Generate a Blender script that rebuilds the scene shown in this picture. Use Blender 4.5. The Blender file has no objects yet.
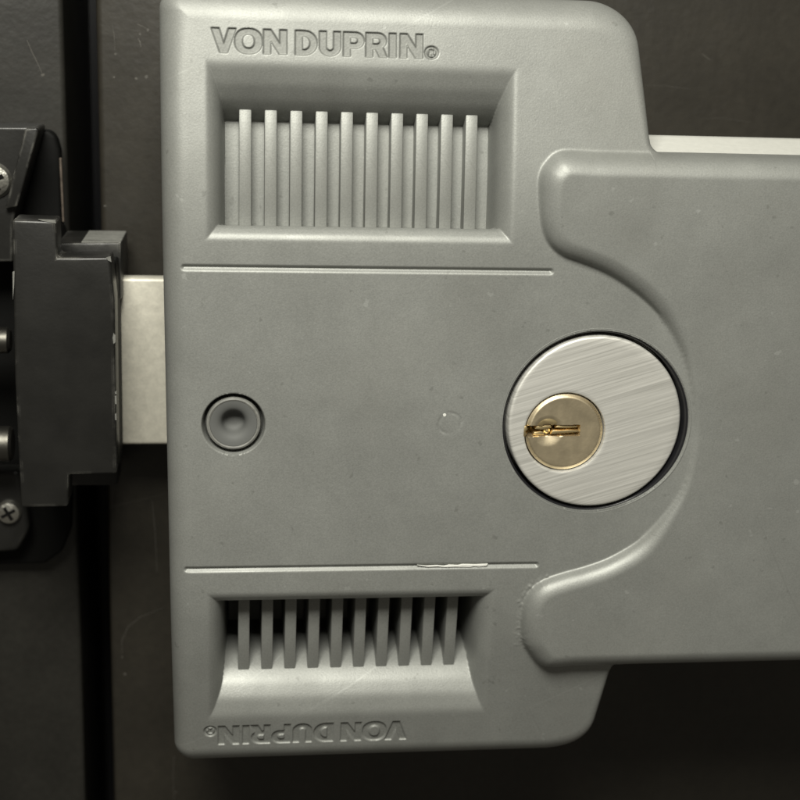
import bpy, math
import numpy as np
from mathutils import Matrix, Vector

# ------------------------------------------------------------------ camera
# all lengths below are millimetres; X right, Z up, h = height above the door face (h = -Y)
MM = 0.001
FPX, CX, CD, CZ = 1400.0, -17.559, 218.121 + 48.0, 61.313
PITCH, YAW, ROLL = 0.256, 0.126, 0.032
cy_, sy_, cp_, sp_ = math.cos(YAW), math.sin(YAW), math.cos(PITCH), math.sin(PITCH)
fwd = np.array([sy_*cp_, cy_*cp_, -sp_]); rgt = np.array([cy_, -sy_, 0.0]); upv = np.cross(rgt, fwd)
RR = math.cos(ROLL)*rgt + math.sin(ROLL)*upv
UU = -math.sin(ROLL)*rgt + math.cos(ROLL)*upv

def F(px, py, h):
    """a photo pixel (800 px frame) -> (x, z) on the plane at height h above the door"""
    d = fwd*FPX + RR*(px-400) + UU*(400-py)
    t = (CD - h)/d[1]
    return CX + d[0]*t, CZ + d[2]*t

sc = bpy.context.scene
col = sc.collection
cam = bpy.data.cameras.new('camera'); camo = bpy.data.objects.new('camera', cam); col.objects.link(camo)
cam.sensor_width = 36; cam.lens = 36*FPX/800; cam.clip_start = 0.01; cam.clip_end = 20
m3 = Matrix((RR, UU, -fwd)).transposed()
camo.matrix_world = Matrix.Translation((CX*MM, -CD*MM, CZ*MM)) @ m3.to_4x4()
cam.dof.use_dof = True; cam.dof.focus_distance = 0.226; cam.dof.aperture_fstop = 24
sc.camera = camo

# ------------------------------------------------------------------ light
w = bpy.data.worlds.new('World'); sc.world = w; w.use_nodes = True
bg = w.node_tree.nodes['Background']
bg.inputs[0].default_value = (1.0, .93, .78, 1); bg.inputs[1].default_value = 0.095

def area(name, loc, target, power, size, size_y=None, color=(1, .98, .885)):
    l = bpy.data.lights.new(name, 'AREA'); l.energy = power; l.color = color
    l.shape = 'RECTANGLE'; l.size = size; l.size_y = size_y or size
    o = bpy.data.objects.new(name, l); col.objects.link(o)
    o.location = loc
    o.rotation_euler = (Vector(target)-Vector(loc)).to_track_quat('-Z', 'Y').to_euler()
    return o
area('close_overhead_lamp', (-0.055, -0.31, 0.29), (0, -0.04, 0.0), 2.45, 0.17, 0.13)  # unseen lamp set close above the lock for the falloff down its face

sc.view_settings.view_transform = 'Standard'; sc.view_settings.look = 'None'
sc.view_settings.exposure = 0.0; sc.view_settings.gamma = 1.0

# ------------------------------------------------------------------ materials
def mat(name, color, rough=.5, metal=0., spec=.5, bump=None, vary=None, coat=0.):
    m = bpy.data.materials.new(name); m.use_nodes = True
    nt = m.node_tree; b = nt.nodes['Principled BSDF']
    b.inputs['Base Color'].default_value = (*color, 1); b.inputs['Roughness'].default_value = rough
    b.inputs['Metallic'].default_value = metal; b.inputs['Specular IOR Level'].default_value = spec
    b.inputs['Coat Weight'].default_value = coat; b.inputs['Coat Roughness'].default_value = .25
    tc = nt.nodes.new('ShaderNodeTexCoord')
    last = None
    if vary:
        for sc_, amt in vary:
            n = nt.nodes.new('ShaderNodeTexNoise'); n.inputs['Scale'].default_value = sc_
            n.inputs['Detail'].default_value = 5
            nt.links.new(tc.outputs['Object'], n.inputs['Vector'])
            mr = nt.nodes.new('ShaderNodeMapRange')
            mr.inputs['From Min'].default_value = .25; mr.inputs['From Max'].default_value = .75
            mr.inputs['To Min'].default_value = 1-amt; mr.inputs['To Max'].default_value = 1+amt
            nt.links.new(n.outputs['Fac'], mr.inputs['Value'])
            mx = nt.nodes.new('ShaderNodeMix'); mx.data_type = 'RGBA'; mx.blend_type = 'MULTIPLY'
            mx.inputs['Factor'].default_value = 1
            if last is None: mx.inputs['A'].default_value = (*color, 1)
            else: nt.links.new(last, mx.inputs['A'])
            nt.links.new(mr.outputs['Result'], mx.inputs['B'])
            last = mx.outputs['Result']
        nt.links.new(last, b.inputs['Base Color'])
    prev = None
    for sc_, dist in (bump or []):
        n = nt.nodes.new('ShaderNodeTexNoise'); n.inputs['Scale'].default_value = sc_
        n.inputs['Detail'].default_value = 3
        nt.links.new(tc.outputs['Object'], n.inputs['Vector'])
        bp = nt.nodes.new('ShaderNodeBump'); bp.inputs['Strength'].default_value = 1
        bp.inputs['Distance'].default_value = dist
        nt.links.new(n.outputs['Fac'], bp.inputs['Height'])
        if prev: nt.links.new(prev, bp.inputs['Normal'])
        prev = bp.outputs['Normal']
    if prev: nt.links.new(prev, b.inputs['Normal'])
    m['last'] = 0
    return m

PAINT = mat('grey_paint', (.268, .274, .258), .50, .34, .55,
            bump=[(3600, 1.7e-5), (900, .7e-5), (120, 3e-5)], vary=[(4200, .13), (60, .05), (250, .05)])
def wear(m):
    nt = m.node_tree; b = nt.nodes['Principled BSDF']; tc = [n for n in nt.nodes if n.type == 'TEX_COORD'][0]
    base = b.inputs['Base Color'].links[0].from_socket
    def noise(scale, detail, rot=None, stretch=None):
        n = nt.nodes.new('ShaderNodeTexNoise'); n.inputs['Scale'].default_value = scale; n.inputs['Detail'].default_value = detail
        src = tc.outputs['Object']
        if rot is not None:
            mp = nt.nodes.new('ShaderNodeMapping'); mp.inputs['Rotation'].default_value = (0, rot, 0); nt.links.new(src, mp.inputs['Vector'])
            vm = nt.nodes.new('ShaderNodeVectorMath'); vm.operation = 'MULTIPLY'; vm.inputs[1].default_value = stretch
            nt.links.new(mp.outputs['Vector'], vm.inputs[0]); src = vm.outputs[0]
        nt.links.new(src, n.inputs['Vector']); return n.outputs['Fac']
    def rng_(v, a, c, lo, hi):
        r = nt.nodes.new('ShaderNodeMapRange'); nt.links.new(v, r.inputs['Value'])
        for k, q in (('From Min', a), ('From Max', c), ('To Min', lo), ('To Max', hi)): r.inputs[k].default_value = q
        return r.outputs['Result']
    def mix(fac, colr):
        global_ = nt.nodes.new('ShaderNodeMix'); global_.data_type = 'RGBA'
        nt.links.new(fac, global_.inputs['Factor']); nt.links.new(base_[0], global_.inputs['A']); global_.inputs['B'].default_value = colr
        base_[0] = global_.outputs['Result']
    base_ = [base]
    mix(rng_(noise(620, 2), .70, .76, 0, .45), (.15, .152, .14, 1))            # specks of dirt
    mix(rng_(noise(430, 2), .735, .765, 0, .3), (.46, .47, .45, 1))            # tiny pale nicks
    mix(rng_(noise(1, 6, .5, (14, 14, 900)), .70, .78, 0, .35), (.42, .43, .41, 1))   # hairline rubs
    mix(rng_(noise(1, 6, -1.1, (12, 12, 800)), .71, .79, 0, .3), (.17, .172, .16, 1))
    mix(rng_(noise(38, 4), .5, .75, 0, .22), (.215, .21, .185, 1))             # smears of hand grime
    nt.links.new(base_[0], b.inputs['Base Color'])
    nt.links.new(rng_(noise(55, 5), .3, .7, .44, .58), b.inputs['Roughness'])
wear(PAINT)
LETTER_GREY = mat('darker_grey_paint', (.225, .23, .215), .55, .2, .4,
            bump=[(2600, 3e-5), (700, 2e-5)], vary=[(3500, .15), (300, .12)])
BLACK = mat('black_enamel', (.0135, .0132, .012), .38, 0, .5, bump=[(1500, 2e-5), (150, 6e-5)], vary=[(200, .25)])
def edge_wear(m, colr, radius):
    nt = m.node_tree; b = nt.nodes['Principled BSDF']; tc = [n for n in nt.nodes if n.type == 'TEX_COORD'][0]
    base = b.inputs['Base Color'].links[0].from_socket
    bv = nt.nodes.new('ShaderNodeBevel'); bv.samples = 6; bv.inputs['Radius'].default_value = radius
    ge = nt.nodes.new('ShaderNodeNewGeometry')
    dt = nt.nodes.new('ShaderNodeVectorMath'); dt.operation = 'DOT_PRODUCT'
    nt.links.new(bv.outputs['Normal'], dt.inputs[0]); nt.links.new(ge.outputs['True Normal'], dt.inputs[1])
    r = nt.nodes.new('ShaderNodeMapRange'); nt.links.new(dt.outputs['Value'], r.inputs['Value'])
    for k, q in (('From Min', .985), ('From Max', .90), ('To Min', 0), ('To Max', 1)): r.inputs[k].default_value = q
    n = nt.nodes.new('ShaderNodeTexNoise'); n.inputs['Scale'].default_value = 260; n.inputs['Detail'].default_value = 5
    nt.links.new(tc.outputs['Object'], n.inputs['Vector'])
    r2 = nt.nodes.new('ShaderNodeMapRange'); nt.links.new(n.outputs['Fac'], r2.inputs['Value'])
    for k, q in (('From Min', .46), ('From Max', .60), ('To Min', 0), ('To Max', 1)): r2.inputs[k].default_value = q
    mu = nt.nodes.new('ShaderNodeMath'); mu.operation = 'MULTIPLY'
    nt.links.new(r.outputs['Result'], mu.inputs[0]); nt.links.new(r2.outputs['Result'], mu.inputs[1])
    mx = nt.nodes.new('ShaderNodeMix'); mx.data_type = 'RGBA'
    nt.links.new(mu.outputs[0], mx.inputs['Factor']); nt.links.new(base, mx.inputs['A']); mx.inputs['B'].default_value = colr
    nt.links.new(mx.outputs['Result'], b.inputs['Base Color'])
edge_wear(BLACK, (.20, .195, .175, 1), .0007)
FRAMEM = mat('dark_frame_paint', (.020, .019, .016), .42, 0, .5, bump=[(900, 4e-5), (120, 1.2e-4)], vary=[(90, .25), (700, .15)])
SATIN = mat('satin_bolt_steel', (.62, .595, .51), .5, .25, .5, bump=[(2000, 2e-5), (300, 3e-5)], vary=[(600, .12), (2500, .08)])
ALU = mat('satin_aluminium', (.74, .74, .69), .5, .3, .5, bump=[(1800, 1.5e-5)], vary=[(900, .05)])
CHROME = mat('bright_steel', (.55, .54, .49), .36, 1, .5, bump=[(420, 2.2e-4), (1500, 6e-5)])
BRASS = mat('brass', (.95, .76, .42), .42, 1, .5, bump=[(1500, 2e-5)])
PLUGM = mat('worn_nickel_silver', (.78, .67, .47), .50, 1, .5, bump=[(1800, 1.5e-5)], vary=[(450, .18), (150, .12)])
DARK = mat('dark_cavity_metal', (.012, .012, .014), .35, 0, .5)
SHADED_BLACK = mat('shaded_black_enamel', (.0045, .0045, .0042), .6, 0, .12, bump=[(900, 3e-5)])  # darker copy of the black enamel, shade of plate and core in its colour
WORN = mat('worn_grey_steel', (.19, .19, .175), .55, 0, .5, bump=[(1500, 3e-5)], vary=[(500, .25), (1800, .15)])
CHIP = mat('bare_metal_chip', (.82, .82, .77), .5, .1, .5, bump=[(2500, 3e-5)])
PINM = mat('dull_pin_steel', (.13, .125, .11), .45, 1, .5, bump=[(900, 4e-5)])
RUST = mat('worn_brown_edge', (.11, .088, .070), .6, 0, .4, vary=[(900, .4)])
STEELBTN = mat('polished_steel_button', (.13, .133, .128), .68, .1, .25, bump=[(1500, 1e-5)])

def brushed():
    m = bpy.data.materials.new('brushed_nickel'); m.use_nodes = True
    nt = m.node_tree; b = nt.nodes['Principled BSDF']
    b.inputs['Metallic'].default_value = .55; b.inputs['Roughness'].default_value = .55
    tc = nt.nodes.new('ShaderNodeTexCoord')
    mp = nt.nodes.new('ShaderNodeMapping'); mp.inputs['Rotation'].default_value = (0, math.radians(17), 0)
    nt.links.new(tc.outputs['Object'], mp.inputs['Vector'])
    sx = nt.nodes.new('ShaderNodeVectorMath'); sx.operation = 'MULTIPLY'; sx.inputs[1].default_value = (28, 28, 2300)
    nt.links.new(mp.outputs['Vector'], sx.inputs[0])
    n = nt.nodes.new('ShaderNodeTexNoise'); n.inputs['Scale'].default_value = 1; n.inputs['Detail'].default_value = 6
    n.inputs['Roughness'].default_value = .7
    nt.links.new(sx.outputs[0], n.inputs['Vector'])
    cr = nt.nodes.new('ShaderNodeValToRGB')
    cr.color_ramp.elements[0].position = .25; cr.color_ramp.elements[0].color = (.42, .415, .385, 1)
    cr.color_ramp.elements[1].position = .62; cr.color_ramp.elements[1].color = (.82, .81, .765, 1)
    nt.links.new(n.outputs['Fac'], cr.inputs['Fac']); nt.links.new(cr.outputs['Color'], b.inputs['Base Color'])
    bp = nt.nodes.new('ShaderNodeBump'); bp.inputs['Strength'].default_value = .8; bp.inputs['Distance'].default_value = 3e-5
    nt.links.new(n.outputs['Fac'], bp.inputs['Height']); nt.links.new(bp.outputs['Normal'], b.inputs['Normal'])
    return m
NICKEL = brushed()

def door_mat():
    """dark brown-black paint with fine pale scuffs and scratches"""
    m = mat('dark_brown_door_paint', (.0255, .0225, .017), .45, 0, .5,
            bump=[(700, 5e-5), (90, 2e-4)], vary=[(60, .2), (500, .15)])
    nt = m.node_tree; b = nt.nodes['Principled BSDF']
    base = b.inputs['Base Color'].links[0].from_socket
    tc = [n for n in nt.nodes if n.type == 'TEX_COORD'][0]
    for rot, scl, lo in ((.25, (12, 12, 420), .70), (1.35, (10, 10, 500), .72), (-.1, (9, 9, 700), .70)):
        mp = nt.nodes.new('ShaderNodeMapping'); mp.inputs['Rotation'].default_value = (0, rot, 0)
        nt.links.new(tc.outputs['Object'], mp.inputs['Vector'])
        vm = nt.nodes.new('ShaderNodeVectorMath'); vm.operation = 'MULTIPLY'; vm.inputs[1].default_value = scl
        nt.links.new(mp.outputs['Vector'], vm.inputs[0])
        n = nt.nodes.new('ShaderNodeTexNoise'); n.inputs['Scale'].default_value = 1.0; n.inputs['Detail'].default_value = 7
        nt.links.new(vm.outputs[0], n.inputs['Vector'])
        r = nt.nodes.new('ShaderNodeMapRange'); r.inputs['From Min'].default_value = lo; r.inputs['From Max'].default_value = lo+.08
        r.inputs['To Max'].default_value = .5
        nt.links.new(n.outputs['Fac'], r.inputs['Value'])
        mx = nt.nodes.new('ShaderNodeMix'); mx.data_type = 'RGBA'
        nt.links.new(r.outputs['Result'], mx.inputs['Factor']); nt.links.new(base, mx.inputs['A'])
        mx.inputs['B'].default_value = (.10, .096, .085, 1)
        base = mx.outputs['Result']
    nt.links.new(base, b.inputs['Base Color'])
    return m
DOORM = door_mat()

# ------------------------------------------------------------------ helpers
def empty(name, loc, label, cat):
    o = bpy.data.objects.new(name, None); col.objects.link(o); o.location = loc
    o.empty_display_size = .02; o['label'] = label; o['category'] = cat
    return o

def obj(name, V, faces, m, parent=None, smooth=False):
    """V in (x, h, z) millimetres -> world metres (Y = -h)"""
    V = np.asarray(V, float)
    me = bpy.data.meshes.new(name)
    co = np.column_stack([V[:, 0], -V[:, 1], V[:, 2]])*MM
    if parent is not None: co = co - np.array(parent_origin(parent))
    if isinstance(faces, np.ndarray):
        me.vertices.add(len(co)); me.vertices.foreach_set('co', co.ravel())
        nf = len(faces); k = faces.shape[1]
        me.loops.add(nf*k); me.loops.foreach_set('vertex_index', faces.ravel().astype(np.int32))
        me.polygons.add(nf)
        me.polygons.foreach_set('loop_start', np.arange(0, nf*k, k, dtype=np.int32))
        me.update(calc_edges=True); me.validate()
    else:
        me.from_pydata(co.tolist(), [], faces); me.update()
    me.materials.append(m)
    if smooth: me.polygons.foreach_set('use_smooth', np.ones(len(me.polygons), bool))
    o = bpy.data.objects.new(name, me); col.objects.link(o)
    if parent is not None: o.parent = parent
    return o

def parent_origin(p):
    v = np.zeros(3)
    while p is not None:
        v += np.array(p.location); p = p.parent
    return v

def prism(name, poly, h0, h1, m, parent=None, bevel=.4, seg=2, inset=None):
    """outline (x, z) extruded between h0 and h1, edges rounded"""
    poly = [tuple(p) for p in poly]; n = len(poly)
    a = sum(poly[i][0]*poly[(i+1) % n][1]-poly[(i+1) % n][0]*poly[i][1] for i in range(n))
    if a < 0: poly = poly[::-1]
    V = [(x, h1, z) for x, z in poly]+[(x, h0, z) for x, z in poly]
    Fc = [list(range(n)), list(range(2*n-1, n-1, -1))]
    for i in range(n):
        j = (i+1) % n; Fc.append([i, i+n, j+n, j])
    o = obj(name, V, Fc, m, parent)
    finish(o, bevel, seg)
    return o

def finish(o, bevel, seg=2):
    import bmesh
    bm = bmesh.new(); bm.from_mesh(o.data)
    bmesh.ops.recalc_face_normals(bm, faces=bm.faces)
    if bevel:
        es = [e for e in bm.edges if len(e.link_faces) == 2 and e.calc_face_angle(0) > .5]
        bmesh.ops.bevel(bm, geom=es, offset=bevel*MM, segments=seg, profile=.5, affect='EDGES', clamp_overlap=True)
        for f in bm.faces: f.smooth = True
    bm.to_mesh(o.data); bm.free()
    if bevel:
        o.data.set_sharp_from_angle(angle=math.radians(35))

def box(name, x0, x1, h0, h1, z0, z1, m, parent=None, bevel=.4, seg=2):
    return prism(name, [(x0, z0), (x1, z0), (x1, z1), (x0, z1)], h0, h1, m, parent, bevel, seg)

def lathe(name, cx, cz, prof, m, parent=None, seg=96):
    """profile [(r, h)] turned about the axis normal to the door"""
    a = np.linspace(0, 2*np.pi, seg, endpoint=False)
    V = []; Fc = []
    for r, h in prof: V += [(cx+r*np.cos(t), h, cz+r*np.sin(t)) for t in a]
    for i in range(len(prof)-1):
        for j in range(seg):
            k = (j+1) % seg
            Fc.append([i*seg+j, i*seg+k, (i+1)*seg+k, (i+1)*seg+j])
    if prof[-1][0] < 1e-3 or True:
        Fc.append([(len(prof)-1)*seg+j for j in range(seg)])
    o = obj(name, V, Fc, m, parent)
    finish(o, 0); o.data.polygons.foreach_set('use_smooth', np.ones(len(o.data.polygons), bool))
    o.data.set_sharp_from_angle(angle=math.radians(32))
    return o

def catmull(P, n=8, closed=False):
    P = [np.array(p, float) for p in P]; out = []
    for i in range(len(P)-1):
        p0 = P[max(i-1, 0)]; p1 = P[i]; p2 = P[i+1]; p3 = P[min(i+2, len(P)-1)]
        for k in range(n):
            t = k/n
            out.append(.5*((2*p1)+(-p0+p2)*t+(2*p0-5*p1+4*p2-p3)*t*t+(-p0+3*p1-3*p2+p3)*t**3))
    out.append(P[-1])
    return out

def sdf(X, Z, poly):
    """signed distance (positive inside) to a closed polygon"""
    poly = np.asarray(poly, float); n = len(poly)
    D = np.full(X.shape, 1e9); ins = np.zeros(X.shape, bool)
    for i in range(n):
        ax, az = poly[i]; bx, bz = poly[(i+1) % n]
        ex, ez = bx-ax, bz-az; L = ex*ex+ez*ez
        if L < 1e-12: continue
        t = np.clip(((X-ax)*ex+(Z-az)*ez)/L, 0, 1)
        D = np.minimum(D, (X-ax-t*ex)**2+(Z-az-t*ez)**2)
        c = (az > Z) != (bz > Z)
        if ez != 0: ins ^= c & (X < ex*(Z-az)/ez+ax)
    D = np.sqrt(D)
    return np.where(ins, D, -D)

def sm(t):
    t = np.clip(t, 0, 1); return t*t*(3-2*t)

def table(ds, hs, sigma):
    """piecewise profile, rounded by a gaussian, as an interpolator"""
    g = np.arange(-8, 24, .04); y = np.interp(g, ds, hs)
    k = np.exp(-.5*(np.arange(-4*sigma, 4*sigma+.04, .04)/sigma)**2); k /= k.sum()
    yp = np.pad(y, len(k)//2, mode='edge')
    y = np.convolve(yp, k, mode='valid')[:len(g)]
    return lambda d: np.interp(d, g, y)

rng = np.random.default_rng(4)

# ------------------------------------------------------------------ setting: door and frame
xg_l, _ = F(72, 400, 0)
gl = np.mean([F(62, 0, 0)[0], F(81, 600, 0)[0], F(85, 800, 0)[0]])
gr = .5+np.mean([F(95, 0, 0)[0], F(106, 600, 0)[0], F(110, 800, 0)[0]])
door = box('door', gr, 190, -44, 0, -160, 175, DOORM, None, bevel=1.2, seg=4); door['kind'] = 'structure'
frame = box('door_frame', -150, gl, -50, 0, -160, 175, FRAMEM, None, bevel=1.0, seg=4); frame['kind'] = 'structure'
stop = box('door_stop', -150, gr+12, -75, -50.5, -160, 175, DARK, None, bevel=.5); stop['kind'] = 'structure'

# ------------------------------------------------------------------ exit device
FACE = 48.0
dev = empty('exit_device', (0, 0, 0), 'grey painted panic exit device with louvred vents and key cylinder on the dark door', 'exit device')

XLT, XLB = -28.2, -27.0      # left edge at the top and bottom
XL = -27.6
ZT, ZB = 67.3, 64.0
XR0 = F(644, 128, 42)[0]          # right edge of the head where it meets the bar
XR1 = F(637, 30, 42)[0]           # and near its corner
BZT, BZB = F(720, 156.5, 47.5)[1], -F(700, 663.5, 47.5)[1]   # bar edges above and below the middle
BZ = 43.6
FL = 2.9                          # flare between head and bar
zc_t = F(637, 30, 42)[1]
XS = XR0

def fillet(P, radii, n=14):
    out = []; N = len(P)
    for i in range(N):
        p = np.array(P[i], float); a = np.array(P[i-1], float); b = np.array(P[(i+1) % N], float); r = radii[i]
        if r <= 0: out.append(tuple(p)); continue
        u = (a-p)/np.linalg.norm(a-p); v = (b-p)/np.linalg.norm(b-p)
        ang = math.acos(np.clip(u@v, -1, 1)); t = r/math.tan(ang/2)
        c = p+(u+v)/np.linalg.norm(u+v)*r/math.sin(ang/2)
        s = p+u*t-c; e = p+v*t-c
        a0 = math.atan2(s[1], s[0]); a1 = math.atan2(e[1], e[0]); da = (a1-a0+math.pi) % (2*math.pi)-math.pi
        out += [(c[0]+r*math.cos(a0+da*k/n), c[1]+r*math.sin(a0+da*k/n)) for k in range(n+1)]
    return out
slope = (XR0-XR1)/(zc_t-(BZ+FL))
XTOP = XR0-slope*(ZT-(BZ+FL)); XBOT = XR0-slope*(ZB-(BZ+FL))
XEND = 100.0
head_poly = fillet([(XLB, -ZB), (XBOT, -ZB), (XR0, -BZ-FL), (XR0, BZ+FL), (XTOP, ZT), (XLT, ZT)], [3.6, 8.5, 0, 0, 8.0, 3.6])
FLW = 2.9                        # run of the flare along the bar
def zbar(x, top=True):
    t = np.clip((x-XS)/FLW, 0, 1); e = BZT if top else BZB
    return e+(BZ+FL-e)*(1-np.sqrt(np.clip(1-(1-t)**2, 0, 1)))
hp = np.array(head_poly)
# right and left chains as functions of z
ri = hp[hp[:, 0] > 0]; ri = ri[np.argsort(ri[:, 1])]
le = hp[hp[:, 0] <= 0]; le = le[np.argsort(le[:, 1])]
fx = np.concatenate([XS+np.linspace(0, FLW, 12)[1:], [XEND+20]])
full_poly = []
for p in head_poly:
    full_poly.append(p)
    if abs(p[0]-XR0) < 1e-6 and p[1] < 0:
        full_poly += [(x, -zbar(x, False)) for x in fx]
        full_poly += [(x, zbar(x)) for x in fx[::-1]]

# outline of the raised bar plate with its two rounded ears and the ogee round the cylinder
plate_px = [(560, 157), (549, 164), (542, 178), (541, 200), (543, 226), (550, 244), (563, 255), (582, 262),
            (606, 272), (630, 287), (651, 305), (668, 326), (681, 352), (689, 385), (692, 421), (689, 455),
            (681, 485), (665, 512), (641, 540), (613, 558), (587, 568), (562, 575), (541, 583), (528, 596),
            (522.5, 614), (522.5, 637), (529, 653), (541, 661)]
plate = [np.array(F(px, py, 48.5)) for px, py in plate_px]
plate[0] = np.array([plate[0][0]+.6, BZT]); plate[-1] = np.array([plate[-1][0]+.8, -BZB])
plate = [plate[0]+(5, 0)]+plate+[plate[-1]+(5, 0)]
plate = [tuple(p) for p in catmull(plate, 6)]
plate_poly = [(XEND+20, BZT)] + plate + [(XEND+20, -BZB)]
PH = 50.3

# vents: crest lines
VX0 = np.mean([F(207.5, 150, 46)[0]]); VX1 = F(513, 150, 46)[0]
VI = F(360, 240, 47)[1]; VO = F(360, 68, 45.5)[1]; VOB = -F(350, 715, 45.5)[1]   # outer crests of the upper and lower vent
out_p = table([0, 3, 5.5, 7.4, 8.4, 9.6, 10.6], [0, 1.3, 3.2, 5.4, 7.2, 9.8, 23], .55)
sid_p = table([0, 1, 2, 2.7, 3.1], [0, .8, 2.6, 6, 23.0], .32)
inn_p = table([0, .8, 2.2, 2.35], [0, .35, 1.8, 23.0], .22)
VD = 9.6
step_p = table(np.linspace(0, 1, 30), np.sqrt(1-(1-np.linspace(0, 1, 30))**2)*.8+.2*np.linspace(0, 1, 30), .07)
def drop(az):
    t = np.clip(az-27, 0, None)
    return np.where(t < 18, .5*.18*t*t/18, .5*.18*18+.18*(t-18))

# ---- lettering, cut into the casting
def letters():
    """outlines of the letters in pixels of a 226.6 x 25 strip; each entry: list of polygons (even-odd)"""
    H = 25.0; s = 6.6
    def ell(cx, cy, rx, ry, p=2.3, n=48):
        a = np.linspace(0, 2*np.pi, n, endpoint=False)
        c, s_ = np.cos(a), np.sin(a)
        return [(cx+rx*np.sign(c[i])*abs(c[i])**(2/p), cy+ry*np.sign(s_[i])*abs(s_[i])**(2/p)) for i in range(n)]
    def arc(cx, cy, rx, ry, a0, a1, n=14):
        return [(cx+rx*math.cos(math.radians(a0+(a1-a0)*k/n)), cy+ry*math.sin(math.radians(a0+(a1-a0)*k/n))) for k in range(n+1)]
    L = []
    L.append([[(0, H), (7.2, H), (12, 8.5), (16.8, H), (23.8, H), (15.4, 0), (8.4, 0)]])
    L.append([ell(36.3, 12.5, 13.3, 13.0), ell(36.3, 12.5, 6.3, 7.4)])
    def N(x, wd): return [[(x, 0), (x, H), (x+6.8, H), (x+wd-6.4, 10.2), (x+wd-6.4, H), (x+wd, H), (x+wd, 0), (x+wd-6.8, 0), (x+6.4, 14.8), (x+6.4, 0)]]
    L.append(N(51.5, 22.5))
    x = 83
    L.append([[(x, 0), (x, H)]+[(x+9, H)]+arc(x+9, 12.5, 12.2, 12.5, 90, -90),
              [(x+6.4, 5.3), (x+6.4, 19.7)]+[(x+8.6, 19.7)]+arc(x+8.6, 12.5, 6.0, 7.2, 90, -90)])
    x = 107
    L.append([[(x, H), (x+6.4, H)]+[(x+6.4, 9)]+arc(x+10.3, 9, 3.9, 3.8, 180, 360)+[(x+14.2, H), (x+20.6, H)]+[(x+20.6, 9)]+arc(x+10.3, 9, 10.3, 9.2, 0, -180)])
    x = 131
    def P(x, leg):
        o = [(x, 0), (x, H), (x+12, H)]+arc(x+12, 16.8, 8.2, 8.2, 90, -90)
        if leg: o = [(x, 0), (x, H), (x+12, H)]+arc(x+12, 17.0, 8.2, 8.0, 90, -55)+[(x+21, 0), (x+13.8, 0), (x+9.6, 8.4), (x+6.4, 8.4), (x+6.4, 0)]
        else: o += [(x+6.4, 8.6), (x+6.4, 0)]
        return [o, [(x+6.4, 13.6), (x+6.4, 20.0), (x+11, 20.0)]+arc(x+11, 16.8, 3.2, 3.2, 90, -90)]
    L.append(P(131, False)); L.append(P(153.5, True))
    L.append([[(177, 0), (177, H), (183.6, H), (183.6, 0)]])
    L.append(N(188, 22.5))
    a = np.linspace(0, 2*np.pi, 40, endpoint=False)
    c = (219.6, 6.2)
    L.append([[(c[0]+6.6*math.cos(t), c[1]+6.6*math.sin(t)) for t in a], [(c[0]+4.9*math.cos(t), c[1]+4.9*math.sin(t)) for t in a]])
    x, y = c[0]-2.3, c[1]-3.2
    L.append([[(x, y), (x, y+6.4), (x+3.2, y+6.4), (x+4.6, y+5.4), (x+4.6, y+3.8), (x+3.6, y+2.9), (x+4.9, y), (x+3.3, y), (x+2.3, y+2.5), (x+1.4, y+2.5), (x+1.4, y)]])
    return L
LET = letters()
tx0, tz0 = F(211.5, 54, 43.8); tx1, tz1 = F(438, 57, 43.8); _, tzt = F(211.5, 29.8, 43.8)
TXS = (tx1-tx0)/226.5; TZS = (tzt-tz0)/25.0; TZ0 = (tz0+tz1)/2+.0
TB0 = -F(300, 722.5, 43.8)[1]; TBS = (-F(300, 742, 43.8)[1]-TB0)/25.0   # inverted lettering
bxL, bzL = F(204, 731, 43.8); bxR, _ = F(406, 731, 43.8)

def text_depth(X, Z, H0):
    """cut depth of the lettering at points (X, Z)"""
    out = np.zeros(X.shape)
    for flip in (0, 1):
        if flip:
            tx = (bxR-X)/((bxR-bxL)/226.5); tz = (-Z-TB0)/TBS
        else:
            tx = (X-tx0)/TXS; tz = (Z-TZ0)/TZS
        m = (tx > -4) & (tx < 232) & (tz > -5) & (tz < 31)
        if not m.any(): continue
        a, b = tx[m], tz[m]; best = np.full(a.shape, -9.0)
        for polys in LET:
            xs = [p[0] for p in polys[0]]
            k = (a > min(xs)-3) & (a < max(xs)+3)
            d = sdf(a[k], b[k], polys[0])
            for q in polys[1:]: d = np.minimum(d, -sdf(a[k], b[k], q))
            best[k] = np.maximum(best[k], d)
        out[m] = np.maximum(out[m], H0*sm((best+1.15)/1.5))
    return out

LUMPS = []
for k_ in range(90):
    p_ = plate[int(rng.uniform(.76, .93)*len(plate))]
    LUMPS.append((p_[0]+rng.normal(-.35, .45), p_[1]+rng.normal(0, .45), rng.uniform(.14, .32), rng.uniform(.02, .09)))
# cylinder and button
CXX, CZZ = F(594.8, 422.3, FACE)
CR = 15.55
BX, BZZ = F(233.5, 424.5, FACE); BR = 4.95
MX, MZ = F(450, 423.5, FACE); MR = 1.85
GX0, GZ = F(184, 267.5, FACE); GX1, _ = F(551, 268.5, FACE)
GZ2 = F(186, 570, FACE)[1]; GX1b = F(536, 567.5, FACE)[0]; GX0b = F(187, 571, FACE)[0]

def base_h(X, Z):
    az = np.abs(Z)
    b = FACE-drop(az)
    ramp = sm((X-F(625, 421, FACE)[0])/(F(716, 421, FACE)[0]-F(625, 421, FACE)[0]))
    b = b+(PH-FACE)*ramp*sm((30-az)/16)
    return b

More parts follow.
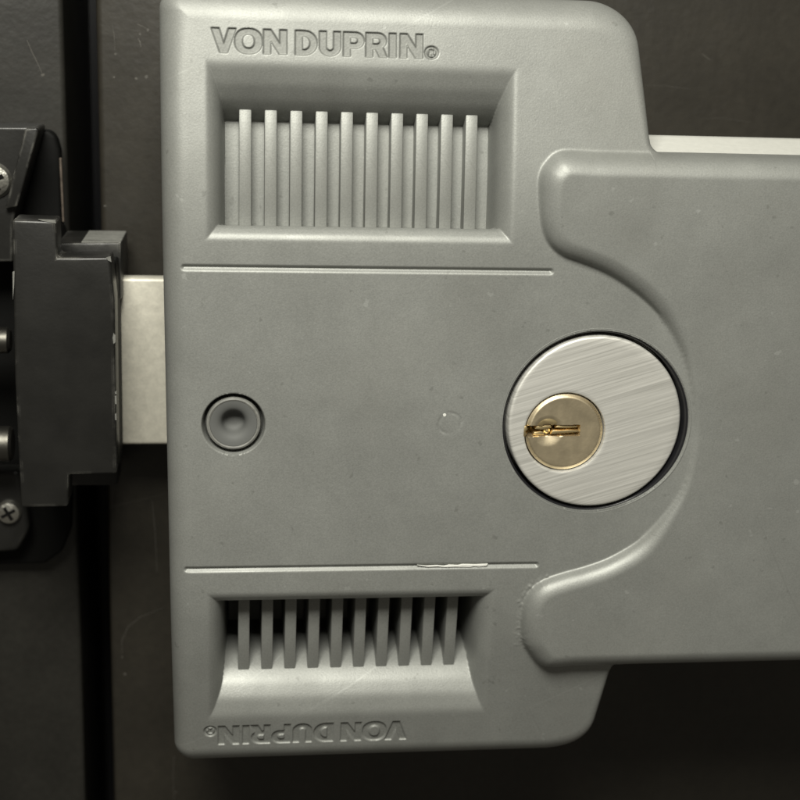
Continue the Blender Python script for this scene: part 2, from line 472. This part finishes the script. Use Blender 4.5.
def vent_depth(X, Z):
    az = np.abs(Z)
    dep = np.minimum(np.minimum(sid_p(X-VX0), sid_p(VX1-X)), np.minimum(out_p(np.where(Z > 0, VO, VOB)-az), inn_p(az-VI)))
    return np.minimum(np.clip(dep, 0, None), np.where(Z > 0, 8.2, VD+3.6*sm((VI+16-az)/15)+9.0))

def height(X, Z):
    az = np.abs(Z)
    b = base_h(X, Z)
    dp = sdf(X, Z, plate_poly)
    st = np.clip(PH-b, 0, None); b = b+st*step_p(dp/(.85*st+.45))
    # vents
    b = b-vent_depth(X, Z)
    # scored lines
    for gx0, gx1, gz in ((GX0, GX1, GZ), (GX0b, GX1b, GZ2)):
        dx = np.maximum(np.maximum(gx0-X, X-gx1), 0); dz = np.abs(Z-gz)
        dd = np.sqrt(dx*dx+dz*dz)
        b = b-.55*np.clip(1-dd/.54, 0, 1)
    # scar of a filled hole
    r = np.hypot(X-MX, Z-MZ)
    ang = np.arctan2(Z-MZ, X-MX)
    b = b-(.11*np.exp(-((r-MR-.05*np.sin(4*ang))/.2)**2)*(.6+.4*np.sin(2*ang+.6+.6*np.sin(3*ang))))-.03*sm((MR-r)/.3)
    # rough paint round the lower ear
    rough = np.exp(-((dp+.3)/.9)**2)*sm((F(548, 600, FACE)[0]-X)/3)*(Z < -20)
    k = rough > .02
    if k.any():
        acc = np.zeros(k.sum()); xk, zk = X[k], Z[k]
        for lx_, lz_, ls_, lh_ in LUMPS: acc += lh_*np.exp(-((xk-lx_)**2+(zk-lz_)**2)/(ls_*ls_))
        b[k] += acc
    b = b-text_depth(X, Z, .34)
    # button recess and cylinder bore
    r = np.hypot(X-BX, Z-BZZ); b = b-3.0*sm((BR+.22-r)/.62)
    r = np.hypot(X-CXX, Z-CZZ); b = np.where(r < CR-.02, np.minimum(b, FACE-9.0), b)
    # outer edge
    d = sdf(X, Z, full_poly)
    bl = sm((X-(XS-9))/9)
    wv = (3.9+.9*sm((Z-52)/10))*(1-bl)+1.0*bl; ev = 4.2*(1-bl)+1.2*bl
    t = np.clip(1-np.clip(d, 0, None)/wv, 0, 1)
    b = b-ev*(1-np.sqrt(np.clip(1-t*t, 0, 1)))
    return b

# grid of the head
def lines(stops):
    out = []
    for a, b, s in stops: out += list(np.linspace(a, b, max(2, int(round((b-a)/s))+1))[:-1])
    return np.array(out+[stops[-1][1]])
zs = lines([(0, BZ+FL, .17), (BZ+FL, 55.0, .18), (55.0, 63.3, .085), (63.3, ZB, .04), (ZB, ZT-.6, .13), (ZT-.6, ZT, .035)])
zs = np.unique(np.concatenate([-zs[::-1], zs])); zs = zs[zs >= -ZB-1e-9]
xs = lines([(XL, XL+.6, .04), (XL+.6, XL+5, .15), (XL+5, tx1+.8, .105), (tx1+.8, XS-1.0, .15), (XS-1.0, XS, .06)])
U = (xs-XL)/(XS-XL)
lx = np.interp(zs, le[:, 1], le[:, 0]); rx = np.interp(zs, ri[:, 1], ri[:, 0])
Xg = lx[:, None]+(rx-lx)[:, None]*U[None, :]
Zg = np.repeat(zs[:, None], len(U), 1)
# grid of the bar, sharing the seam
kz = np.where(np.abs(zs) <= BZ+FL+1e-6)[0]
xb = np.concatenate([np.linspace(XS, XS+FLW, 24)[1:], np.linspace(XS+FLW, XEND, 130)[1:]])
Xb = np.repeat(xb[None, :], len(kz), 0); Zb = zs[kz][:, None]*np.where(zs[kz][:, None] > 0, zbar(xb)[None, :], zbar(xb, False)[None, :])/(BZ+FL)
# let grid points near the two bores fall exactly on their edges
def snap(X, Z, cx, cz, R, tol):
    r = np.hypot(X-cx, Z-cz); k = np.abs(r-R) < tol
    f = np.where(k, R/np.maximum(r, 1e-6), 1.0)
    return cx+(X-cx)*f, cz+(Z-cz)*f
Xg, Zg = snap(Xg, Zg, CXX, CZZ, CR, .12)
Hg = height(Xg, Zg); Hb = height(Xb, Zb)
# the inner lip of each vent overhangs its slot
dv = vent_depth(Xg, Zg); db = np.abs(Zg)-VI
shift = .30*np.clip(dv-1.9, 0, 11)*np.exp(-np.clip(db, 0, None)/4.5)*(db > 0)
Zg = np.sign(Zg)*(np.abs(Zg)-shift)
nr, nc = Xg.shape
idx = np.arange(nr*nc).reshape(nr, nc)
idb = np.arange(Xb.size).reshape(Xb.shape)+nr*nc
idb = np.concatenate([idx[kz, -1][:, None], idb], 1)
def quads(I): return np.stack([I[:-1, :-1].ravel(), I[:-1, 1:].ravel(), I[1:, 1:].ravel(), I[1:, :-1].ravel()], 1)
V = np.concatenate([np.column_stack([Xg.ravel(), Hg.ravel(), Zg.ravel()]), np.column_stack([Xb.ravel(), Hb.ravel(), Zb.ravel()])])
Q = np.concatenate([quads(idx), quads(idb)])
# rim walls down to the door
k0, k1 = kz[0], kz[-1]
loop = list(idx[0, :])+list(idx[1:k0+1, -1])+list(idb[0, 1:])+list(idb[1:, -1])+list(idb[-1, -2:0:-1])+list(idx[k1:, -1])+list(idx[-1, -2::-1])+list(idx[-2:0:-1, 0])
loop = np.array(loop)
n0 = len(V)
low = V[loop].copy(); low[:, 1] = np.where(low[:, 0] > XS+FLW*.9, 36.0, .1)
V = np.concatenate([V, low]); lo = np.arange(len(loop))+n0
Q = np.concatenate([Q, np.stack([loop, lo, np.roll(lo, -1), np.roll(loop, -1)], 1)])
# faces of the surface are ordered so that normals look out
cover = obj('cover', V, Q, PAINT, dev, smooth=True)
cover.data.set_sharp_from_angle(angle=math.radians(60))
cover.data.materials.append(LETTER_GREY)  # second slot: darker, rougher grey for the floors of the cut letters
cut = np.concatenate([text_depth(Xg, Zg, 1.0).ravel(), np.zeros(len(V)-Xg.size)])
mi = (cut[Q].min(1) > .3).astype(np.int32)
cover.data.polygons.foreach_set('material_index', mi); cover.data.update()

# fins of the two vents
fx0 = F(239, 170, FACE-5)[0]; fx1 = F(478, 170, FACE-5)[0]
pitch = (fx1-fx0-1.95)/9
fin_mesh = {}
for s in (1, -1):
    for i in range(10):
        xa = fx0+i*pitch; xe = xa+1.95
        zi, zo = VI+.6, (VO if s > 0 else VOB)-6.4
        hi = FACE-drop(zi)-5.0; ho = FACE-drop(zo)-4.9
        fl = FACE-VD-(9 if s > 0 else 16)
        V8 = []
        key = s
        if key not in fin_mesh:
            P = [(xa, ho, zo*s), (xe, ho, zo*s), (xe, hi, zi*s), (xa, hi, zi*s), (xa, fl, zo*s), (xe, fl, zo*s), (xe, fl, zi*s), (xa, fl, zi*s)]
            P = [(p[0]-xa, p[1], p[2]) for p in P]
            o = obj('fin', P, [[0, 1, 2, 3], [7, 6, 5, 4], [0, 4, 5, 1], [1, 5, 6, 2], [2, 6, 7, 3], [3, 7, 4, 0]], PAINT, dev)
            finish(o, .18, 2); fin_mesh[key] = o.data
        else:
            o = bpy.data.objects.new('fin', fin_mesh[key]); col.objects.link(o); o.parent = dev
        o.location = (xa*MM, 0, 0)

# round button with a sunk centre, set in a metal rim
lathe('button_rim', BX, BZZ, [(BR-.55, FACE-3.5), (BR-.55, FACE-.7), (BR-.68, FACE-.4), (BR-.92, FACE-.3), (BR-1.15, FACE-.42), (BR-1.15, FACE-3)], WORN, dev)
lathe('button', BX, BZZ, [(BR-1.14, FACE-3), (BR-1.16, FACE-.5), (BR-1.2, FACE-.42), (3.5, FACE-.44), (3.1, FACE-.50), (2.7, FACE-.60), (2.35, FACE-.78),
                          (2.05, FACE-1.08), (1.85, FACE-1.5), (1.72, FACE-2.0), (1.55, FACE-2.5), (1.2, FACE-2.8), (.7, FACE-2.9), (.03, FACE-2.92)], STEELBTN, dev)

# key cylinder: dark sleeve, brushed face ring with an off-centre bore, plug with keyway
cyl = bpy.data.objects.new('lock_cylinder', None); col.objects.link(cyl); cyl.parent = dev
cyl.location = (CXX*MM, -FACE*MM, CZZ*MM); cyl.empty_display_size = .01
n = 200; a = np.linspace(0, 2*np.pi, n, endpoint=False); rings = []
for rad, dh in ((CR+.03, -8), (CR+.03, -.5), (CR-.12, -.42), (CR-.30, -.55), (CR-.42, -.8), (CR-.42, None)):
    ex, ez = CXX+(CR+.5)*np.cos(a), CZZ+(CR+.5)*np.sin(a)
    hh = base_h(ex, ez)+dh if dh is not None else np.full(n, FACE-8.8)
    rings.append(np.column_stack([CXX+rad*np.cos(a), hh, CZZ+rad*np.sin(a)]))
V = np.concatenate(rings); I = np.arange(len(V)).reshape(len(rings), n); I = np.concatenate([I, I[:, :1]], 1)
o = obj('sleeve', V, quads(I), DARK, cyl, smooth=True); finish(o, 0)
o.data.polygons.foreach_set('use_smooth', np.ones(len(o.data.polygons), bool))
rings = []
for rad, dh in ((CR+.42, -1.0), (CR+.42, -.02), (CR+.36, .014), (CR+.22, .004), (CR+.02, -.22), (CR-.06, -.5), (CR-.06, -3)):
    ex, ez = CXX+(CR+.6)*np.cos(a), CZZ+(CR+.6)*np.sin(a)
    rings.append(np.column_stack([CXX+rad*np.cos(a), height(ex, ez)+dh, CZZ+rad*np.sin(a)]))
V = np.concatenate(rings); I = np.arange(len(V)).reshape(len(rings), n); I = np.concatenate([I, I[:, :1]], 1)
o = obj('bore_lip', V, quads(I), PAINT, dev, smooth=True); finish(o, 0)
o.data.polygons.foreach_set('use_smooth', np.ones(len(o.data.polygons), bool))
PX, PZ = F(564.7, 432.3, FACE); PR = 6.55
R1 = 14.6
n = 160; a = np.linspace(0, 2*np.pi, n, endpoint=False)
rings = []
def ring(t, h, ro=0.0, ri_=0.0):
    rin = np.stack([PX+(PR+.22+ri_)*np.cos(a), PZ+(PR+.22+ri_)*np.sin(a)], 1)
    rout = np.stack([CXX+(R1+ro)*np.cos(a), CZZ+(R1+ro)*np.sin(a)], 1)
    p = rin*(1-t)+rout*t
    rings.append(np.column_stack([p[:, 0], np.full(n, h), p[:, 1]]))
TOPH = FACE+.15
ring(0, FACE-5); ring(0, TOPH-.25); ring(0, TOPH-.06, ri_=.1); ring(0, TOPH, ri_=.3)
for t in (.04, .3, .6, .9): ring(t, TOPH, ro=-.42, ri_=.3)
ring(1, TOPH, ro=-.42); ring(1, TOPH-.07, ro=-.18); ring(1, TOPH-.3, ro=0); ring(1, FACE-7)
V = np.concatenate(rings); I = np.arange(len(V)).reshape(len(rings), n); I = np.concatenate([I, I[:, :1]], 1)
o = obj('face_ring', V, quads(I), NICKEL, cyl, smooth=True); finish(o, 0)
o.data.polygons.foreach_set('use_smooth', np.ones(len(o.data.polygons), bool)); o.data.set_sharp_from_angle(angle=math.radians(40))

# plug: concentric disc grid with the keyway, a countersink and a notch sunk into it
N = 150
s = np.linspace(-1, 1, N); A, B = np.meshgrid(s, s)
r = np.maximum(np.abs(A), np.abs(B)); th = np.arctan2(B, A); 
DX = A*np.sqrt(np.clip(1-B*B/2, 0, 1)); DZ = B*np.sqrt(np.clip(1-A*A/2, 0, 1))
DXm, DZm = DX*PR, DZ*PR; rr = np.hypot(DXm, DZm)
hp_ = np.full(DXm.shape, TOPH-.12)
hp_ -= .45*sm((rr-(PR-.75))/.75)**1.3                     # rounded rim
kx, kzz = F(548, 431, FACE); kx -= PX; kzz -= PZ
rc = np.hypot(DXm-kx, (DZm-kzz)*1.0)
hp_ -= 2.0*(np.sqrt(.25+np.clip(2.75-rc, 0, 2.75)**2)-.5)*.16                        # countersunk mouth
sl = sm((.95-np.abs(DZm-kzz-.02*(DXm-kx)))/.18)*sm((2.55+kx*0-DXm+F(566, 431, FACE)[0]-PX-.2)/.25)
hp_ = hp_-4.5*sl
plug = obj('plug', np.column_stack([DXm.ravel()+PX, hp_.ravel(), DZm.ravel()+PZ]), quads(np.arange(N*N).reshape(N, N)), PLUGM, cyl, smooth=True)
finish(plug, 0); plug.data.polygons.foreach_set('use_smooth', np.ones(len(plug.data.polygons), bool))
plug.data.set_sharp_from_angle(angle=math.radians(50))
kX, kZ = kx+PX, kzz+PZ
KX = lambda px: F(px, 431, FACE)[0]
def ward(name, pts, h, m=None): return prism(name, pts, FACE-4, h, m or BRASS, plug, .09, 2)
ward('keyway_ward', [(KX(551), kZ-.62), (KX(560), kZ-.50), (KX(571), kZ-.34), (KX(580), kZ-.22), (KX(581), kZ+.08), (KX(568), kZ+.16), (KX(561), kZ+.05), (KX(553), kZ+.10)], TOPH-.28)
ward('keyway_ward', [(KX(555), kZ+.46), (KX(566), kZ+.40), (KX(577), kZ+.52), (KX(578.5), kZ+.78), (KX(567), kZ+.86), (KX(557), kZ+.80)], TOPH-.42)
ward('keyway_ward', [(KX(534), kZ-.80), (KX(545), kZ-.84), (KX(547), kZ-.40), (KX(541), kZ-.22), (KX(535), kZ-.36)], TOPH-.7)
ward('keyway_ward', [(KX(535), kZ+.24), (KX(543), kZ+.12), (KX(552), kZ+.42), (KX(551), kZ+.88), (KX(537), kZ+.74)], TOPH-.5)
lathe('pin', KX(548), kZ-.12, [(.55, FACE-4), (.55, TOPH-1.0), (.35, TOPH-.8), (.02, TOPH-.72)], BRASS, plug, 24)
a_ = np.radians(np.linspace(22, 168, 14))
ward('keyway_collar', [(KX(547)+1.95*math.cos(t), kZ+.62+1.75*math.sin(t)) for t in a_]+[(KX(547)+.85*math.cos(t), kZ+.70+.55*math.sin(t)) for t in a_[::-1]], TOPH-.22)
ward('keyway_end', [(KX(523.2), kZ-.82), (KX(525), kZ-.98), (KX(527), kZ-.5), (KX(525.2), kZ-.1), (KX(527.6), kZ+.4), (KX(525.5), kZ+.95), (KX(523.4), kZ+.7)], TOPH-.02)

# latch bolt and rail
bx0 = F(118, 360, 15)[0]; _, bzt = F(143, 278, 15); _, bzb = F(143, 445, 15)
box('latch_bolt', bx0-6, XL+3, 11.5, 15, bzb, bzt, SATIN, dev, .7, 3)
_, rz = F(720, 137.5, 34)
# rail section in (z, h): upright side, sloped bright shoulder running under the lip of the bar
sec = [(rz, 31.4), (rz, 32.5), (rz-.25, 33.6), (rz-.8, 34.6), (BZT-.4, 42.6), (BZT-2, 43.0), (-BZB+2, 43.0), (-BZB+.8, 40), (-BZB-.5, 32.5), (-BZB-.5, 31.4), (-30, 31.4), (-30, .1), (30, .1), (30, 31.4)]
Vr = [(x, h, z) for x in (XS-3, XEND) for z, h in sec]; m_ = len(sec)
Fr = [list(range(m_)), list(range(2*m_-1, m_-1, -1))]+[[i, (i+1) % m_, (i+1) % m_+m_, i+m_] for i in range(m_)]
o = obj('rail', Vr, Fr, ALU, dev); finish(o, .25, 2)

# bare chip along the lower scored line
def flake(name, pts, h, thick, m, parent):
    return prism(name, pts, h-.2, h+thick, m, parent, .04, 1)
cp = [(417, 565.2), (426, 566.0), (437, 565.4), (444, 566.2), (449, 564.9), (458, 565.3), (463, 564.2), (475, 564.6), (488, 563.9), (486.5, 566), (479, 566.8), (474, 566.3), (470, 567.2), (455, 566.9), (447, 567.4), (438, 566.6), (428, 567.0)]
flake('paint_chip', [F(x, y, FACE) for x, y in cp], FACE-.12, .14, CHIP, dev)
cp = [(443, 414), (445.2, 413.3), (446.6, 415), (445.2, 416.8), (443.2, 416.4)]
flake('paint_chip', [F(x, y, FACE) for x, y in cp], FACE-.1, .12, CHIP, dev)

# ------------------------------------------------------------------ strike on the frame
x0s, z0s = F(30, 360, 3)
strike = empty('strike_plate', (x0s*MM, 0, z0s*MM), 'black metal strike screwed to the door frame, holding the latch bolt', 'strike')
def PP(L, h): return [F(x, y, h) for x, y in L]
base = [(-40, 130), (40, 130), (49, 130), (56, 136), (60, 150), (62, 220), (72, 500), (71, 530), (62, 552), (45, 564), (-40, 566)]
prism('base_plate', PP(base, 3.5), .1, 3.5, SHADED_BLACK, strike, .7, 3)
edge = [(59.2, 158), (61.4, 158), (64.2, 222), (62.4, 222)]
prism('worn_edge', PP(edge, 3.6), 2.6, 3.75, RUST, strike, .1, 1)
# sloping shoulder with a screw pocket
sh = [(-40, 127), (36, 127), (38, 131), (16, 208), (13, 224), (13, 262), (-40, 262)]
prism('shoulder', PP(sh, 14), 3.4, 14, BLACK, strike, 1.0, 4)
prism('rib', PP([(25, 128.5), (37, 128), (38.5, 131), (17, 207), (5, 209)], 15.5), 13, 15.5, BLACK, strike, .9, 4)
sh2 = [(-40, 470), (20, 470), (26, 505), (30, 530), (18, 552), (-40, 556)]
prism('shoulder', PP(sh2, 8), 3.4, 8, BLACK, strike, 1.2, 4)
blk = [(12, 219.5), (56, 221), (57.5, 258), (110, 257), (114.5, 300), (117, 474), (69, 475), (68, 507), (21, 508), (15, 380)]
prism('keeper_body', PP(blk, 32), 25, 32, BLACK, strike, .5, 3)
core = [(18, 240), (50, 240), (58, 262), (116, 262), (119, 468), (66, 468), (64, 495), (26, 495)]
prism('keeper_core', PP(core, 25), 3.4, 25.1, SHADED_BLACK, strike, .3, 1)
chips = [(113.5, 333), (115.5, 336), (115.5, 342), (113.6, 344), (112.6, 338)]
prism('enamel_chip', PP(chips, 32), 31.2, 32.04, WORN, strike, 0)
for ya, yb in ((392, 394), (396, 404), (414, 420)):
    prism('enamel_chip', PP([(114.9, ya), (116.4, ya), (116.6, yb), (115.2, yb)], 32), 31, 32.04, WORN, strike, 0)
for q in ([(38, 219.6), (55.5, 220.4), (56, 223.5), (51, 222.6), (44, 221.2)], [(106, 257.5), (110.5, 257), (111.4, 262), (108, 260.4)], [(12.6, 272), (14.6, 271), (14.2, 284), (12.9, 300)]):
    prism('enamel_chip', PP(q, 32), 31.2, 32.05, WORN, strike, 0)
lug = [(56, 243), (121, 242.5), (122, 300), (60, 300)]
prism('lug', PP(lug, 19), 3.4, 19, BLACK, strike, .5, 2)
lx0, lz0 = F(81, 242.7, 19); lx1, _ = F(120.5, 242.7, 19)
box('lug_top', lx0, lx1, 4.5, 18.6, lz0-.5, lz0+.12, WORN, strike, .08, 1)  # thin plate of lighter grey on top of the upper lug
low = [(62, 440), (118, 440), (118, 486), (62, 486)]
prism('lug', PP(low, 12), 3.4, 12, BLACK, strike, .5, 2)
def screw(px, py, h, r):
    x, z = F(px, py, h)
    o = lathe('screw', x, z, [(r, h-6), (r, h-.9), (r*.85, h-.35), (r*.5, h-.05), (.05, h)], CHROME, strike, 40)
    # crossed black bars on the head, painted as the shade of a recess
    for k in (0, 1):
        a_ = .5+k*math.pi/2; c, s_ = math.cos(a_), math.sin(a_); L_, W_ = r*.62, r*.13
        pts = [(x+c*u-s_*v, z+s_*u+c*v) for u, v in ((-L_, -W_), (L_, -W_), (L_, W_), (-L_, W_))]
        prism('slot_shade', pts, h-1, h+.03+.01*k, SHADED_BLACK, o, 0)
screw(-7, 181, 15.2, 3.1)
screw(8, 514, 9.5, 2.3)
def pin(px0, px1, py, h, r):
    x0, z = F(px0, py, h); x1, _ = F(px1, py, h)
    a = np.linspace(0, 2*np.pi, 32, endpoint=False); V = []; 
    for x, q in ((x0, r), (x1-.5, r), (x1, r-.5)): V += [(x, h+q*math.cos(t), z+q*math.sin(t)) for t in a]
    Fc = [[i*32+j, i*32+(j+1) % 32, (i+1)*32+(j+1) % 32, (i+1)*32+j] for i in range(2) for j in range(32)]+[list(range(64, 96)), list(range(31, -1, -1))]
    o = obj('roller_pin', V, Fc, PINM, strike, smooth=True); finish(o, 0)
    o.data.polygons.foreach_set('use_smooth', np.ones(len(o.data.polygons), bool)); o.data.set_sharp_from_angle(angle=.6)
pin(-60, 11, 340, 17, 2.3)
pin(-60, 13, 444, 17, 3.2)

# ------------------------------------------------------------------ nicks and scratches in the door and frame paint
NICK = mat('pale_scratch', (.085, .08, .07), .5, 0, .5, vary=[(900, .3)])
def scratch(pts, wd, parent):
    P = [np.array(F(x, y, 0)) for x, y in pts]; Lf, Rt = [], []
    for i, p in enumerate(P):
        t = P[min(i+1, len(P)-1)]-P[max(i-1, 0)]; t = t/np.linalg.norm(t); nn = np.array([-t[1], t[0]])
        k = wd*(.25+.75*math.sin(math.pi*(i+.5)/len(P)))*rng.uniform(.7, 1.2)
        Lf.append(tuple(p+nn*k)); Rt.append(tuple(p-nn*k))
    prism('scratch', Lf+Rt[::-1], -.2, .025, NICK, parent, 0)
def nick(x, y, r, parent):
    c = np.array(F(x, y, 0))
    prism('nick', [tuple(c+r*rng.uniform(.6, 1.2)*np.array([math.cos(t), math.sin(t)])) for t in np.linspace(0, 6.28, 8)[:-1]], -.2, .03, NICK, parent, 0)
scratch([(27, 40), (32, 52), (37, 62), (42, 73)], .07, frame)
nick(43, 75, .34, frame)
for x, y, r in ((114, 77, .22), (136, 78.5, .26), (146.5, 77, .36), (148, 30, .26), (140, 34, .24), (115.5, 54, .2), (125, 674, .34), (122, 657, .18), (176, 792, .22), (105, 206, .22)):
    nick(x, y, r, door)
scratch([(137, 24), (142, 26), (147, 29)], .08, door)
scratch([(138, 38), (140, 42), (141, 47)], .08, door)
scratch([(112, 24), (114, 34), (115, 50)], .03, door)
scratch([(122, 655), (122, 640), (128, 627), (140, 617), (163, 608)], .045, door)
scratch([(174, 800), (173, 775), (174, 756)], .05, door)
scratch([(152, 500), (155, 530), (157, 572)], .05, door)
scratch([(645, 85), (668, 86), (690, 89)], .03, door)
scratch([(700, 119), (722, 118), (750, 122)], .03, door)
scratch([(702, 54), (710, 60)], .05, door)
